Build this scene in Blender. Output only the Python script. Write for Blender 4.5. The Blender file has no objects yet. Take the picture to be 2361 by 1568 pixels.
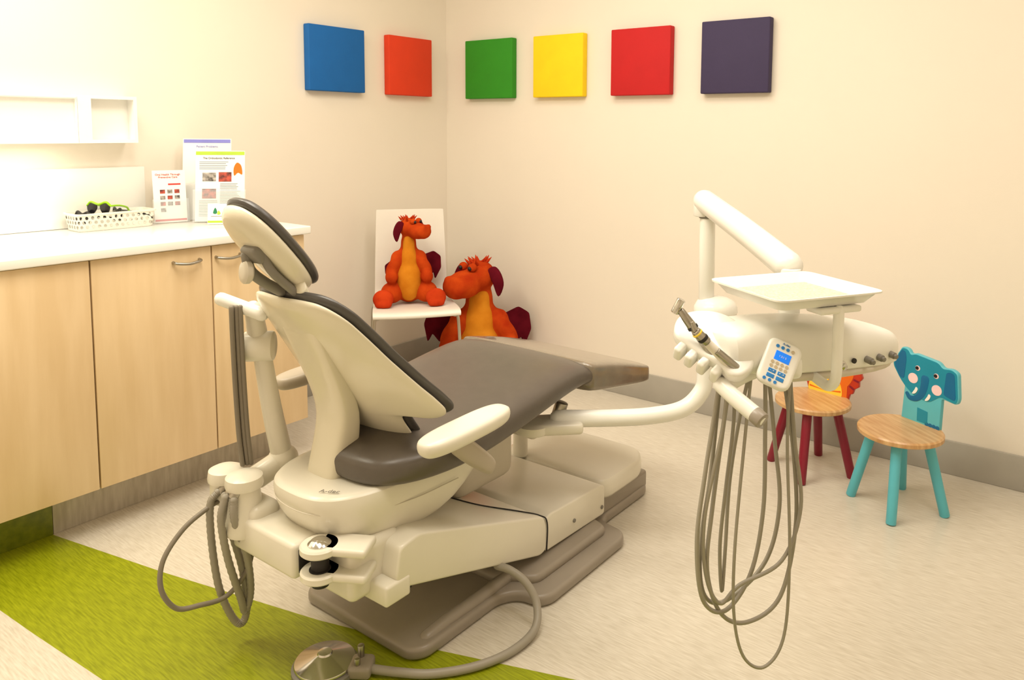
import bpy, bmesh, math, random
from mathutils import Vector, Matrix, Euler
random.seed(3)
scene=bpy.context.scene
COL=scene.collection
try:
    scene.view_settings.view_transform='Standard'
except Exception: pass
V=Vector
# ------------------------------------------------------------ materials
def lin(c):
    c=c/255.0
    return c/12.92 if c<=.04045 else ((c+.055)/1.055)**2.4
def rgb(c): return (lin(c[0]),lin(c[1]),lin(c[2]),1)
def mat(name,c,rough=.5,metal=0,var=.06,vs=8,stretch=(1,1,1),bump=0,bs=80,coat=0,emit=0,c2=None,spec=.5,trans=0):
    m=bpy.data.materials.new(name);m.use_nodes=True
    nt=m.node_tree;b=nt.nodes["Principled BSDF"]
    tc=nt.nodes.new("ShaderNodeTexCoord");mp=nt.nodes.new("ShaderNodeMapping")
    mp.inputs["Scale"].default_value=stretch
    nt.links.new(tc.outputs["Object"],mp.inputs[0])
    n=nt.nodes.new("ShaderNodeTexNoise");n.inputs["Scale"].default_value=vs;n.inputs["Detail"].default_value=5
    nt.links.new(mp.outputs[0],n.inputs[0])
    r=nt.nodes.new("ShaderNodeValToRGB")
    a=rgb(c);
    if c2 is None:
        lo=tuple(x*(1-var) for x in a[:3])+(1,);hi=tuple(min(1,x*(1+var)) for x in a[:3])+(1,)
    else: lo=rgb(c2);hi=a
    r.color_ramp.elements[0].color=lo;r.color_ramp.elements[1].color=hi
    r.color_ramp.elements[0].position=.32;r.color_ramp.elements[1].position=.68
    nt.links.new(n.outputs[0],r.inputs[0]);nt.links.new(r.outputs[0],b.inputs["Base Color"])
    b.inputs["Roughness"].default_value=rough;b.inputs["Metallic"].default_value=metal
    b.inputs["Coat Weight"].default_value=coat;b.inputs["Specular IOR Level"].default_value=spec
    if trans: b.inputs["Alpha"].default_value=1-trans
    if emit:
        nt.links.new(r.outputs[0],b.inputs["Emission Color"]);b.inputs["Emission Strength"].default_value=emit
    if bump:
        n2=nt.nodes.new("ShaderNodeTexNoise");n2.inputs["Scale"].default_value=bs;n2.inputs["Detail"].default_value=4
        nt.links.new(mp.outputs[0],n2.inputs[0])
        bp=nt.nodes.new("ShaderNodeBump");bp.inputs["Strength"].default_value=bump;bp.inputs["Distance"].default_value=.004
        nt.links.new(n2.outputs[0],bp.inputs["Height"]);nt.links.new(bp.outputs[0],b.inputs["Normal"])
    return m
M_wall=mat("wall_paint",(239,230,216),.6,var=.012,vs=2,bump=.05,bs=200)
M_ceil=mat("ceiling_paint",(240,236,228),.8,var=.01)
M_floor=mat("floor_vinyl_beige",(224,217,203),.28,vs=150,stretch=(.13,1.5,1),c2=(202,193,176),bump=.02,bs=90)
M_green=mat("floor_vinyl_green",(160,168,24),.34,vs=150,stretch=(.13,1.5,1),c2=(126,136,6),bump=.02,bs=90)
M_kick=mat("kick_vinyl",(203,195,180),.4,vs=30,stretch=(2,2,.3),c2=(178,169,153))
M_kickg=mat("kick_vinyl_green",(126,134,28),.4,vs=40,c2=(102,112,14))
M_base=mat("skirting_vinyl",(172,167,157),.45,var=.05)
M_maple=mat("maple_laminate",(230,203,162),.38,vs=7,stretch=(3,3,.35),c2=(219,190,146))
M_top=mat("white_worktop",(247,245,239),.18,var=.01)
M_white=mat("white_plastic",(242,240,232),.26,var=.012)
M_cream=mat("cream_plastic",(230,224,208),.28,var=.015)
M_cream2=mat("greyed_cream_plastic",(210,201,184),.35,var=.015)  # darker, greyer cream for trim, knob, seam and supports
M_back=mat("back_shell_plastic",(228,220,198),.20,var=.012)
M_taupe=mat("taupe_plastic",(152,142,129),.33,var=.03)
M_uph=mat("brown_grey_upholstery",(92,84,76),.33,var=.05,vs=30,bump=.05,bs=350)
M_uphd=mat("dark_upholstery",(78,74,71),.30,var=.04,vs=30,bump=.05,bs=350)
M_film=mat("clear_film_cover",(128,116,100),.18,var=.12,vs=18,bump=.3,bs=25,coat=.4)
M_grey=mat("grey_plastic",(130,125,116),.4)
M_armg=mat("beige_grey_plastic",(176,164,146),.35)
M_hose=mat("hose_grey",(156,149,136),.42,var=.03)
M_hosed=mat("hose_taupe",(128,119,104),.5,var=.03)
M_chrome=mat("chrome",(205,203,198),.12,1,var=.02)
M_steel=mat("brushed_steel",(170,165,155),.3,1,var=.05)
M_black=mat("black_plastic",(22,20,20),.4)
M_lime=mat("lime_plastic",(150,205,20),.35)
M_wire=mat("chair_wire",(190,185,172),.3,.8)
M_chairw=mat("white_seat_shell",(242,237,226),.3,var=.01)
M_pine=mat("pine_wood",(217,178,126),.35,vs=9,stretch=(1,9,1),c2=(190,141,88),coat=.2)
M_teal=mat("teal_paint",(24,140,168),.35,var=.05)
M_teald=mat("dark_teal_paint",(12,104,152),.35,var=.05)
M_teall=mat("light_teal_paint",(94,190,206),.35,var=.04)
M_red=mat("dark_red_paint",(134,16,42),.35,var=.06)
M_redo=mat("red_orange_paint",(196,52,24),.35,var=.06)
M_orange=mat("orange_paint",(232,112,24),.35)
M_yel=mat("yellow_paint",(252,214,70),.35)
M_pinkw=mat("pale_pink_paint",(244,212,214),.4)
M_ink=mat("ink_black",(18,18,24),.5)
M_plush=mat("orange_red_plush",(206,78,26),1.0,vs=12,c2=(172,50,18),bump=.5,bs=500,spec=.02)
M_plushy=mat("amber_plush",(222,144,42),1.0,vs=12,c2=(204,120,28),bump=.4,bs=500,spec=.02)
M_plushd=mat("maroon_plush",(110,24,38),1.0,vs=12,c2=(80,14,26),bump=.5,bs=500,spec=.02)
M_plushr=mat("red_plush",(206,70,30),1.0,vs=12,c2=(176,46,22),bump=.5,bs=500,spec=.02)
M_paper=mat("paper",(240,237,230),.6,var=.01)
M_acr=mat("clear_acrylic",(235,238,240),.08,var=.01,trans=.82)
M_print=mat("grey_print",(130,126,122),.7)
M_purp=mat("violet_print",(128,128,205),.6)
M_grn=mat("lime_print",(170,200,60),.6)
M_leaf=mat("green_print",(30,120,80),.6)
M_redp=mat("red_print",(200,50,45),.6)
M_photo=mat("photo_print",(196,80,60),.6,vs=60,c2=(70,30,30))
M_photo2=mat("photo_print_grey",(200,190,180),.6,vs=60,c2=(50,45,45))
M_mat=mat("textured_tray_mat",(236,228,206),.6,vs=220,c2=(206,193,163),bump=.5,bs=300)
M_blue=mat("keypad_blue",(45,130,205),.4)
M_lcd=mat("lcd_blue",(20,120,235),.3,emit=.5)
M_btn=mat("keypad_beige",(196,180,150),.4)
M_dark=mat("dark_gap",(34,29,26),.6)

# ------------------------------------------------------------ builders
WM={}
def thing(name,label,category,loc=(0,0,0),rotz=0,group=None):
    o=bpy.data.objects.new(name,None);o.empty_display_size=.05
    o.location=loc;o.rotation_euler=(0,0,rotz);COL.objects.link(o)
    o["label"]=label;o["category"]=category
    if group:o["group"]=group
    WM[o.name]=Matrix.Translation(V(loc))@Matrix.Rotation(rotz,4,'Z')
    return o
LOCAL=False
def attach(o,parent):
    if parent is None:return
    o.parent=parent
    if not LOCAL and parent.name in WM:
        o.matrix_parent_inverse=WM[parent.name].inverted()
def mk(name,verts,faces,material,parent=None,smooth=True,M=None,fm=None,mats=None):
    me=bpy.data.meshes.new(name)
    if M is not None: verts=[M@V(v) for v in verts]
    me.from_pydata([tuple(v) for v in verts],[],faces);me.validate();me.update()
    for mm in (mats or [material]): me.materials.append(mm)
    if fm:
        for p,i in zip(me.polygons,fm):p.material_index=i
    bm=bmesh.new();bm.from_mesh(me);bmesh.ops.recalc_face_normals(bm,faces=bm.faces);bm.to_mesh(me);bm.free()
    if smooth:
        for p in me.polygons:p.use_smooth=True
        try: me.set_sharp_from_angle(angle=math.radians(42))
        except Exception: pass
    o=bpy.data.objects.new(name,me);COL.objects.link(o);attach(o,parent)
    return o
def frombm(name,bm,material,parent,M=None,smooth=True,sharp=42):
    if M is not None: bm.transform(M)
    bmesh.ops.recalc_face_normals(bm,faces=bm.faces)
    me=bpy.data.meshes.new(name);bm.to_mesh(me);bm.free();me.materials.append(material)
    if smooth:
        for p in me.polygons:p.use_smooth=True
        try: me.set_sharp_from_angle(angle=math.radians(sharp))
        except Exception: pass
    o=bpy.data.objects.new(name,me);COL.objects.link(o);attach(o,parent);return o
def top(o,label,category,group=None):
    vs=[v.co for v in o.data.vertices]
    mn=V((min(v.x for v in vs),min(v.y for v in vs),min(v.z for v in vs)));mx=V((max(v.x for v in vs),max(v.y for v in vs),max(v.z for v in vs)))
    c=V(((mn.x+mx.x)/2,(mn.y+mx.y)/2,mn.z))
    o.data.transform(Matrix.Translation(-c));o.location=c
    o["label"]=label;o["category"]=category
    if group:o["group"]=group
    return o
def struct(o): o["kind"]="structure";return o
def R3(rx=0,ry=0,rz=0): return Euler((rx,ry,rz)).to_matrix().to_4x4()
def frame(o,x,y,z):
    x=V(x).normalized();y=V(y).normalized();z=V(z).normalized()
    m=Matrix.Identity(4)
    for i in range(3): m[i][0]=x[i];m[i][1]=y[i];m[i][2]=z[i];m[i][3]=o[i]
    return m
def rbox(name,size,center,material,parent=None,rot=(0,0,0),bev=.004,seg=3,M=None):
    bm=bmesh.new();bmesh.ops.create_cube(bm,size=1)
    bmesh.ops.scale(bm,vec=V(size),verts=bm.verts)
    b=min(bev,min(size)*.49)
    if b>0: bmesh.ops.bevel(bm,geom=list(bm.edges),offset=b,segments=seg,profile=.5,affect='EDGES')
    T=Matrix.Translation(V(center))@R3(*rot)
    if M is not None: T=M@T
    return frombm(name,bm,material,parent,T)
def bx(name,a,b,material,parent=None,bev=.003,seg=2):
    c=[(a[i]+b[i])/2 for i in range(3)];s=[abs(b[i]-a[i]) for i in range(3)]
    return rbox(name,s,c,material,parent,bev=bev,seg=seg)
def catmull(P,n=8):
    P=[V(p) for p in P]
    if len(P)<3:return P
    Q=[P[0]*2-P[1]]+P+[P[-1]*2-P[-2]];out=[]
    for i in range(1,len(Q)-2):
        a,b,c,d=Q[i-1:i+3]
        for k in range(n):
            t=k/n;out.append(.5*((2*b)+(c-a)*t+(2*a-5*b+4*c-d)*t*t+(3*b-a-3*c+d)*t**3))
    out.append(P[-1]);return out
def tube_data(P,r,n=12,rib=0):
    k=len(P);rs=[r]*k if not hasattr(r,'__len__') else [r[0]+(r[-1]-r[0])*i/(k-1) for i in range(k)]
    T=[(P[min(i+1,k-1)]-P[max(i-1,0)]).normalized() for i in range(k)]
    N=T[0].orthogonal().normalized();vs=[];fs=[]
    rings=[]
    for i in range(k):
        N=(N-T[i]*N.dot(T[i])).normalized();B=T[i].cross(N)
        rr=rs[i]*(1-(rib if i%2 else 0))
        rings.append([P[i]+(N*math.cos(2*math.pi*j/n)+B*math.sin(2*math.pi*j/n))*rr for j in range(n)])
    ends=[]
    for idx,sg in ((0,-1),(k-1,1)):
        ends.append([[P[idx]+(q-P[idx])*math.sqrt(1-a*a)+T[idx]*sg*rs[idx]*a*.9 for q in rings[idx]] for a in (.5,.87)])
    rings=[ends[0][1],ends[0][0]]+rings+ends[1]
    for rg in rings: vs+=rg
    m=len(rings)
    for i in range(m-1):
        for j in range(n):
            a=i*n+j;b=i*n+(j+1)%n;fs.append((a,b,b+n,a+n))
    fs.append(tuple(range(n))[::-1]);fs.append(tuple(range((m-1)*n,m*n)))
    return vs,fs
def tube(name,P,r,material,parent=None,n=12,sub=8,rib=0,M=None):
    P=catmull(P,sub)
    vs,fs=tube_data(P,r,n,rib)
    return mk(name,vs,fs,material,parent,M=M)
def cyl(name,a,b,r,material,parent=None,r2=None,n=28,bev=.15,M=None):
    a=V(a);b=V(b);r2=r if r2 is None else r2
    d=(b-a).normalized();L=(b-a).length;e=min(bev*min(r,r2),L*.3)
    prof=[(r-e,0),(r-e*.3,e*.3),(r,e),(r2,L-e),(r2-e*.3,L-e*.3),(r2-e,L)]
    return lathe(name,prof,material,parent,a,d,n,M)
def lathe(name,prof,material,parent=None,o=(0,0,0),axis=(0,0,1),n=36,M=None):
    ax=V(axis).normalized();X=ax.orthogonal().normalized();Y=ax.cross(X);o=V(o);vs=[];fs=[]
    for r,h in prof:
        for j in range(n):
            t=2*math.pi*j/n;vs.append(o+ax*h+(X*math.cos(t)+Y*math.sin(t))*max(r,1e-5))
    k=len(prof)
    for i in range(k-1):
        for j in range(n):
            a=i*n+j;b=i*n+(j+1)%n;fs.append((a,b,b+n,a+n))
    fs.append(tuple(range(n))[::-1]);fs.append(tuple(range((k-1)*n,k*n)))
    return mk(name,vs,fs,material,parent,M=M)
def prism(name,outline,th,material,parent=None,M=None,bev=.003,seg=3,z0=0):
    bm=bmesh.new();vs=[bm.verts.new((x,y,z0)) for x,y in outline]
    f=bm.faces.new(vs);r=bmesh.ops.extrude_face_region(bm,geom=[f])
    nv=[g for g in r['geom'] if isinstance(g,bmesh.types.BMVert)]
    bmesh.ops.translate(bm,verts=nv,vec=(0,0,th))
    if bev>0:
        es=[e for e in bm.edges if abs(e.verts[0].co.z-e.verts[1].co.z)<1e-6]
        bmesh.ops.bevel(bm,geom=es,offset=min(bev,abs(th)*.45),segments=seg,profile=.5,affect='EDGES',clamp_overlap=True)
    return frombm(name,bm,material,parent,M,sharp=50)
def ring(c,ax,ay,rx,ry,n=32,p=3):
    c=V(c);ax=V(ax);ay=V(ay);o=[]
    for j in range(n):
        t=2*math.pi*j/n;ct=math.cos(t);st=math.sin(t)
        o.append(c+ax*(rx*math.copysign(abs(ct)**(2/p),ct))+ay*(ry*math.copysign(abs(st)**(2/p),st)))
    return o
def loft(name,rings,material,parent=None,M=None,sub=1):
    n=len(rings[0]);vs=[];fs=[]
    for r in rings:vs+=r
    for i in range(len(rings)-1):
        for j in range(n):
            a=i*n+j;b=i*n+(j+1)%n;fs.append((a,b,b+n,a+n))
    for idx in (0,len(rings)-1):
        c=sum(rings[idx],V((0,0,0)))/n;vs.append(c);ci=len(vs)-1
        for j in range(n):
            a=idx*n+j;b=idx*n+(j+1)%n
            fs.append((a,b,ci) if idx else (b,a,ci))
    o=mk(name,vs,fs,material,parent,M=M)
    if sub:
        for p in o.data.polygons:p.use_smooth=True
        m=o.modifiers.new("sub","SUBSURF");m.levels=sub;m.render_levels=sub
    return o
def smooth_outline(P,n=6):
    Q=[V((x,y,0)) for x,y in P];k=len(Q);out=[]
    for i in range(k):
        a,b,c,d=Q[i-1],Q[i],Q[(i+1)%k],Q[(i+2)%k]
        for s in range(n):
            t=s/n;q=.5*((2*b)+(c-a)*t+(2*a-5*b+4*c-d)*t*t+(3*b-a-3*c+d)*t**3);out.append((q.x,q.y))
    return out
def round_poly(P,r,n=5):
    out=[];k=len(P)
    for i in range(k):
        a=V(P[i-1]+(0,));b=V(P[i]+(0,));c=V(P[(i+1)%k]+(0,))
        d1=(a-b);d2=(c-b);rr=min(r,d1.length*.45,d2.length*.45)
        p=b+d1.normalized()*rr;q=b+d2.normalized()*rr
        for s in range(n+1):
            t=s/n;w=(1-t)**2*p+2*(1-t)*t*b+t*t*q;out.append((w.x,w.y))
    return out
def blobs(name,L,material,parent,voxel=.006,M=None):
    bm=bmesh.new()
    for c,r,e in L:
        T=Matrix.Translation(V(c))@R3(*e)@Matrix.Diagonal((r[0],r[1],r[2],1))
        bmesh.ops.create_uvsphere(bm,u_segments=20,v_segments=14,radius=1,matrix=T)
    o=frombm(name,bm,material,parent,M)
    for p in o.data.polygons:p.use_smooth=True
    m=o.modifiers.new("r","REMESH");m.mode='VOXEL';m.voxel_size=voxel;m.use_smooth_shade=True
    s=o.modifiers.new("s","SMOOTH");s.iterations=16;s.factor=.6
    return o
def ball(name,c,r,material,parent,M=None,rot=(0,0,0)):
    bm=bmesh.new();r=r if hasattr(r,'__len__') else (r,r,r)
    bmesh.ops.create_uvsphere(bm,u_segments=24,v_segments=16,radius=1,matrix=Matrix.Translation(V(c))@R3(*rot)@Matrix.Diagonal((r[0],r[1],r[2],1)))
    return frombm(name,bm,material,parent,M,sharp=180)
def text(name,s,size,material,parent,M,align='CENTER',ext=.0003):
    c=bpy.data.curves.new(name,"FONT");c.body=s;c.size=size;c.align_x=align;c.align_y='CENTER';c.extrude=ext
    t=bpy.data.objects.new(name,c);COL.objects.link(t)
    dg=bpy.context.evaluated_depsgraph_get();me=bpy.data.meshes.new_from_object(t.evaluated_get(dg))
    bpy.data.objects.remove(t);me.transform(M);me.materials.clear();me.materials.append(material)
    o=bpy.data.objects.new(name,me);COL.objects.link(o);attach(o,parent);return o

# ------------------------------------------------------------ room
fx=[-.02,.2,.462,.942,1.486,1.8,2.163,2.8,3.5,4.3]
f1=[-2.28,-2.265,-2.227,-2.124,-1.991,-1.895,-1.765,-1.50,-1.18,-.80]
f2=[-2.53,-2.515,-2.50,-2.462,-2.412,-2.372,-2.315,-2.18,-2.0,-1.75]
vs=[];fs=[];fm=[]
for x,a,b in zip(fx,f1,f2): vs+=[(x,.02,0),(x,a,0),(x,b,0),(x,-4.3,0)]
for i in range(len(fx)-1):
    for k in range(3):
        a=i*4+k;fs.append((a,a+1,a+5,a+4));fm.append(1 if k==1 else 0)
struct(mk("floor",vs,fs,None,smooth=False,fm=fm,mats=[M_floor,M_green]))
struct(bx("wall_left",(-.06,-4.3,0),(0,.06,2.6),M_wall,bev=0))
struct(bx("wall_back",(0,0,0),(4.3,.06,2.6),M_wall,bev=0))
struct(bx("wall_right",(4.3,-4.3,0),(4.36,.06,2.6),M_wall,bev=0))
struct(bx("wall_front",(-.06,-4.36,0),(4.36,-4.3,2.6),M_wall,bev=0))
struct(bx("ceiling",(-.06,-4.36,2.6),(4.36,.06,2.66),M_ceil,bev=0))
struct(bx("baseboard_back",(0,-.012,0),(4.3,0,.131),M_base,bev=.003))
struct(bx("baseboard_left",(0,-1.36,0),(.012,-.012,.131),M_base,bev=.003))
struct(bx("trim_1",(.40,-2.227,0),(.45,-1.40,.155),M_kick,bev=.002))
struct(bx("trim_2",(.40,-3.0,0),(.45,-2.228,.155),M_kickg,bev=.002))

# ------------------------------------------------------------ wall panels
for cn,c,a,b in [("blue",(0,96,172),(0,-.938,1.472),(.04,-.611,1.780)),("orange-red",(222,58,16),(0,-.455,1.471),(.04,-.15,1.777)),
    ("green",(44,142,18),(.181,-.04,1.461),(.515,0,1.774)),("yellow",(255,216,6),(.655,-.04,1.461),(.965,0,1.770)),
    ("red",(196,20,24),(1.127,-.04,1.461),(1.445,0,1.771)),("dark purple",(60,50,84),(1.598,-.04,1.461),(1.910,0,1.774))]:
    o=bx("canvas_panel",a,b,mat("canvas_"+cn,c,.75,var=.03,vs=12,bump=.15,bs=500),bev=.005,seg=3)
    top(o,"square stretched canvas panel painted plain "+cn+" on the wall","wall panel","row of coloured square wall panels")

# ------------------------------------------------------------ cabinets
def cabinet(y0,y1,doors,label):
    t=thing("base_cabinet",label,"cabinet",(.3,(y0+y1)/2,.155))
    bx("cabinet_body",(.012,y0+.001,.155),(.568,y1-.001,.889),M_maple,t,bev=.001)
    for a,b,h in doors:
        d=bx("door",(.570,a+.0015,.158),(.59,b-.0015,.886),M_maple,t,bev=.0012)
        if h is not None:
            P=[(.590,h,.846),(.607,h+.004,.843),(.614,h+.045,.838),(.607,h+.086,.843),(.590,h+.09,.846)]
            tube("handle",P,.005,M_steel,d,n=10)
cabinet(-2.53,-2.141,[(-2.53,-2.141,None)],"maple laminate base cabinet with plain door under the white worktop")
cabinet(-2.139,-1.375,[(-2.139,-1.751,-1.885),(-1.749,-1.375,-1.735)],"two-door maple laminate base cabinet with curved metal handles")
o=bx("worktop",(.001,-3.0,.89),(.61,-1.357,.92),M_top,bev=.004,seg=3);top(o,"long glossy white worktop over the maple cabinets","worktop")
o=bx("splashback",(.001,-3.0,.921),(.012,-1.69,1.14),M_top,bev=.002);top(o,"low white splashback panel behind the worktop","splashback")
t=thing("wall_shelf",  "long white wall unit with a shallow niche above worktop","shelf",(0,-2.2,1.235))
def openbox(y0,y1,z0,z1,d,th,nm,back,sd):
    bm=bmesh.new()
    for a,b in [((0.001,y0,z0),(d,y1,z0+th)),((0.001,y0,z1-th),(d,y1,z1)),((0.001,y0,z0+th),(d,y0+sd,z1-th)),((0.001,y1-th,z0+th),(d,y1,z1-th)),((0.001,y0+sd,z0+th),(back,y1-th,z1-th))]:
        c=V([(a[i]+b[i])/2 for i in range(3)]);s=[b[i]-a[i] for i in range(3)]
        bmesh.ops.create_cube(bm,size=1,matrix=Matrix.Translation(c)@Matrix.Diagonal((s[0],s[1],s[2],1)))
    frombm(nm,bm,M_top,t,smooth=False)
openbox(-1.955,-1.75,1.235,1.408,.10,.012,"shelf_box",.05,.045)
openbox(-2.75,-1.956,1.235,1.402,.10,.007,"shelf_box",.088,.02)
tube("rail",[(.105,-2.75,1.398),(.105,-2.3,1.398),(.105,-1.965,1.398)],.005,M_top,t,n=8)

# ------------------------------------------------------------ counter items
mp=bpy.data.materials.new("perforated_white");mp.use_nodes=True;nt=mp.node_tree
b=nt.nodes["Principled BSDF"];b.inputs["Base Color"].default_value=rgb((232,227,214));b.inputs["Roughness"].default_value=.4
tc=nt.nodes.new("ShaderNodeTexCoord");sx=nt.nodes.new("ShaderNodeSeparateXYZ");nt.links.new(tc.outputs["Object"],sx.inputs[0])
def mth(op,a,b=None,cc=None):
    n=nt.nodes.new("ShaderNodeMath");n.operation=op
    for i,q in enumerate((a,b,cc)):
        if q is None: continue
        if isinstance(q,(int,float)): n.inputs[i].default_value=q
        else: nt.links.new(q,n.inputs[i])
    return n.outputs[0]
uu=mth('DIVIDE',mth('ADD',sx.outputs[0],sx.outputs[1]),.020);vv=mth('DIVIDE',mth('SUBTRACT',sx.outputs[2],.008),.016)
row=mth('FLOOR',vv);off=mth('MULTIPLY',mth('MODULO',mth('ABSOLUTE',row),2),.5)
fu=mth('SUBTRACT',mth('FRACT',mth('ADD',mth('ADD',uu,off),100)),.5);fv=mth('MULTIPLY',mth('SUBTRACT',mth('FRACT',vv),.5),.8)
dd=mth('SQRT',mth('ADD',mth('MULTIPLY',fu,fu),mth('MULTIPLY',fv,fv)))
band=mth('MULTIPLY',mth('GREATER_THAN',sx.outputs[2],.007),mth('LESS_THAN',sx.outputs[2],.057))
hole=mth('MULTIPLY',mth('LESS_THAN',dd,.30),band)
tr=nt.nodes.new("ShaderNodeBsdfTransparent");mx=nt.nodes.new("ShaderNodeMixShader")
nt.links.new(hole,mx.inputs[0]);nt.links.new(b.outputs[0],mx.inputs[1]);nt.links.new(tr.outputs[0],mx.inputs[2]);nt.links.new(mx.outputs[0],nt.nodes["Material Output"].inputs[0])
LOCAL=True
bk=thing("storage_basket","small white perforated plastic basket on the worktop","basket",(.10,-1.86,.9205))
def bring(hx,hy,z): 
    P=round_poly([(-hx,-hy),(hx,-hy),(hx,hy),(-hx,hy)],.02,4);return [V((x,y,z)) for x,y in P]
outer=[bring(.050,.128,0),bring(.052,.131,.004),bring(.058,.138,.058),bring(.062,.142,.058),bring(.062,.142,.064),bring(.056,.136,.064),bring(.049,.128,.004)]
loft("basket_body",outer,mp,bk,sub=0)
def glasses(loc,rz,tilt,mf,ml,label):
    g=thing("safety_glasses",label,"glasses",loc,rz)
    T=R3(tilt,0,0)
    for s in (-1,1):
        P=smooth_outline([(s*.006,-.002),(s*.02,-.022),(s*.040,-.018),(s*.046,.008),(s*.03,.020),(s*.010,.014)][::s],4)
        prism("lens",P,.004,ml,g,M=T@R3(math.pi/2,0,0),bev=.0015)
        tube("temple",[(s*.047,0,.008),(s*.049,.04,.010),(s*.045,.085,.004),(s*.040,.105,-.008)],.0035,mf,g,n=8,M=T)
    tube("frame",[(-.047,0,.008),(-.03,-.004,.021),(0,-.004,.013),(.03,-.004,.021),(.047,0,.008)],.0042,mf,g,n=8,M=T)
M_lens=mat("dark_lens",(26,24,26),.15)
glasses((.10,-1.955,.966),math.radians(8),-.15,M_black,M_lens,"black wraparound safety glasses lying in the white basket")
glasses((.10,-1.90,.998),math.radians(28),-.10,M_lime,M_lens,"safety glasses with lime green temples in the basket")
glasses((.10,-1.835,.970),math.radians(-6),-.10,M_black,M_lens,"black safety glasses on the end of the basket")
def leaflet(name,loc,rz,w,h,lean,label,holder,build):
    g=thing(name,label,"leaflet",loc,rz)
    T=R3(-lean,0,0)@R3(math.pi/2,0,0)
    rbox("sheet",(w,h,.0025),(0,h/2,0),M_paper,g,M=T,bev=.0005,seg=1)
    build(g,T@Matrix.Translation(V((0,0,.0016))),w,h)
    if holder:
        rbox("holder",(w+.012,h*.45,.003),(0,h*.225,.010),M_acr,g,M=T,bev=.001)
        rbox("holder",(w+.012,.004,.03),(0,.001,-.004),M_acr,g,M=T,bev=.001)
def lines(g,T,x0,x1,ys,hh=.0018,m=None):
    bm=bmesh.new()
    for y in ys:
        e=x1-(x1-x0)*random.random()*.25
        bmesh.ops.create_cube(bm,size=1,matrix=Matrix.Translation(V(((x0+e)/2,y,0)))@Matrix.Diagonal((e-x0,hh,.0006,1)))
    frombm("print_lines",bm,m or M_print,g,M=T,smooth=False)
def pic(g,T,x,y,w,h,m): rbox("picture",(w,h,.0008),(x,y,0),m,g,M=T,bev=0)
def bA(g,T,w,h):
    pic(g,T,0,h-.010,w*.96,.014,M_purp);text("heading","Patient Problems",.012,M_purp,g,T@Matrix.Translation(V((0,h-.032,.0005))))
def bB(g,T,w,h):
    pic(g,T,0,h-.010,w*.98,.014,M_grn);text("heading","The Orthodontic Reference",.0105,M_ink,g,T@Matrix.Translation(V((-.005,h-.030,.0005))))
    lines(g,T,-w*.42,w*.2,[h-.045-.007*i for i in range(5)])
    pic(g,T,-w*.22,h-.105,.050,.034,M_photo2);pic(g,T,w*.10,h-.105,.048,.038,M_photo);pic(g,T,-w*.22,h-.172,.052,.038,M_photo)
    prism("tooth_drawing",smooth_outline([(w*.36-.014,h-.10),(w*.36-.016,h-.07),(w*.36-.004,h-.048),(w*.36+.012,h-.06),(w*.36+.016,h-.095),(w*.36,h-.088)],4),.0008,M_orange,g,M=T,bev=0)
    lines(g,T,-w*.42,-w*.05,[h-.200-.006*i for i in range(11)]);lines(g,T,.0,w*.42,[h-.132-.006*i for i in range(22)])
def bC(g,T,w,h):
    text("heading","Oral Health Through\nPreventive Care",.0105,M_redp,g,T@Matrix.Translation(V((-.004,h-.022,.0005))))
    pic(g,T,.018,h-.055,.045,.006,M_redp)
    for r in range(4):
        for c in range(3 if r<3 else 1):
            pic(g,T,-.026+.026*c,h-.083-.024*r,.018,.015,M_photo2 if (r+c)%2 else M_photo)
    pic(g,T,0,.010,w*.96,.007,M_redp)
def bD(g,T,w,h):
    prism("logo",smooth_outline([(-w*.34,h*.55),(-w*.28,h*.80),(-w*.22,h*.60),(-w*.26,h*.50)][::-1],4),.0008,M_leaf,g,M=T,bev=0)
    prism("logo",smooth_outline([(-w*.22,h*.50),(-w*.18,h*.66),(-w*.12,h*.52),(-w*.17,h*.46)][::-1],4),.0008,M_grn,g,M=T,bev=0)
    lines(g,T,-w*.40,w*.02,[h*.38]);pic(g,T,0,h*.12,w*.98,h*.10,M_grn)
leaflet("brochure",(.150,-1.520,.923),math.radians(46),.185,.330,.16,"tall brochure with violet heading in a clear holder on worktop",True,bA)
leaflet("brochure",(.243,-1.517,.923),math.radians(46),.186,.283,.16,"brochure with lime heading and dental photos in clear holder",True,bB)
leaflet("leaflet",(.118,-1.645,.922),math.radians(76),.118,.205,.10,"narrow leaflet with small photo grid and red print",True,bC)
leaflet("card_holder",(.325,-1.545,.922),math.radians(46),.125,.080,.2,"small card holder with green printed cards beside the brochures",False,bD)

# ------------------------------------------------------------ corner chair
LOCAL=True
ch=thing("side_chair","white moulded shell chair with thin metal rod legs in the corner","chair",(.555,-.757,0),math.atan2(-.625,.78)+math.pi/2)
prof=[(0.004,.432,.200),(-.004,.445,.200),(.03,.452,.2),(.12,.449,.197),(.24,.441,.19),(.33,.443,.183),(.375,.462,.18),(.392,.52,.178),(.405,.62,.176),(.418,.74,.172),(.430,.86,.168),(.4325,.885,.167),(.433,.89,.166)]
vs=[];fs=[];SX=[-1,-.975,-.8,-.55,-.25,0,.25,.55,.8,.975,1];NX=10
for y,z,w in prof:
    for s in SX:
        vs.append((w*s,y-(.012*(s*s) if z>.47 else 0),z+(0.004*s*s if z<.46 else 0)))
for i in range(len(prof)-1):
    for j in range(NX):
        a=i*(NX+1)+j;fs.append((a,a+1,a+NX+2,a+NX+1))
sh=mk("seat_shell",vs,fs,M_chairw,ch)
for p in sh.data.polygons:p.use_smooth=True
s=sh.modifiers.new("sub","SUBSURF");s.levels=2;s.render_levels=2
s=sh.modifiers.new("so","SOLIDIFY");s.thickness=.010;s.offset=0
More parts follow.
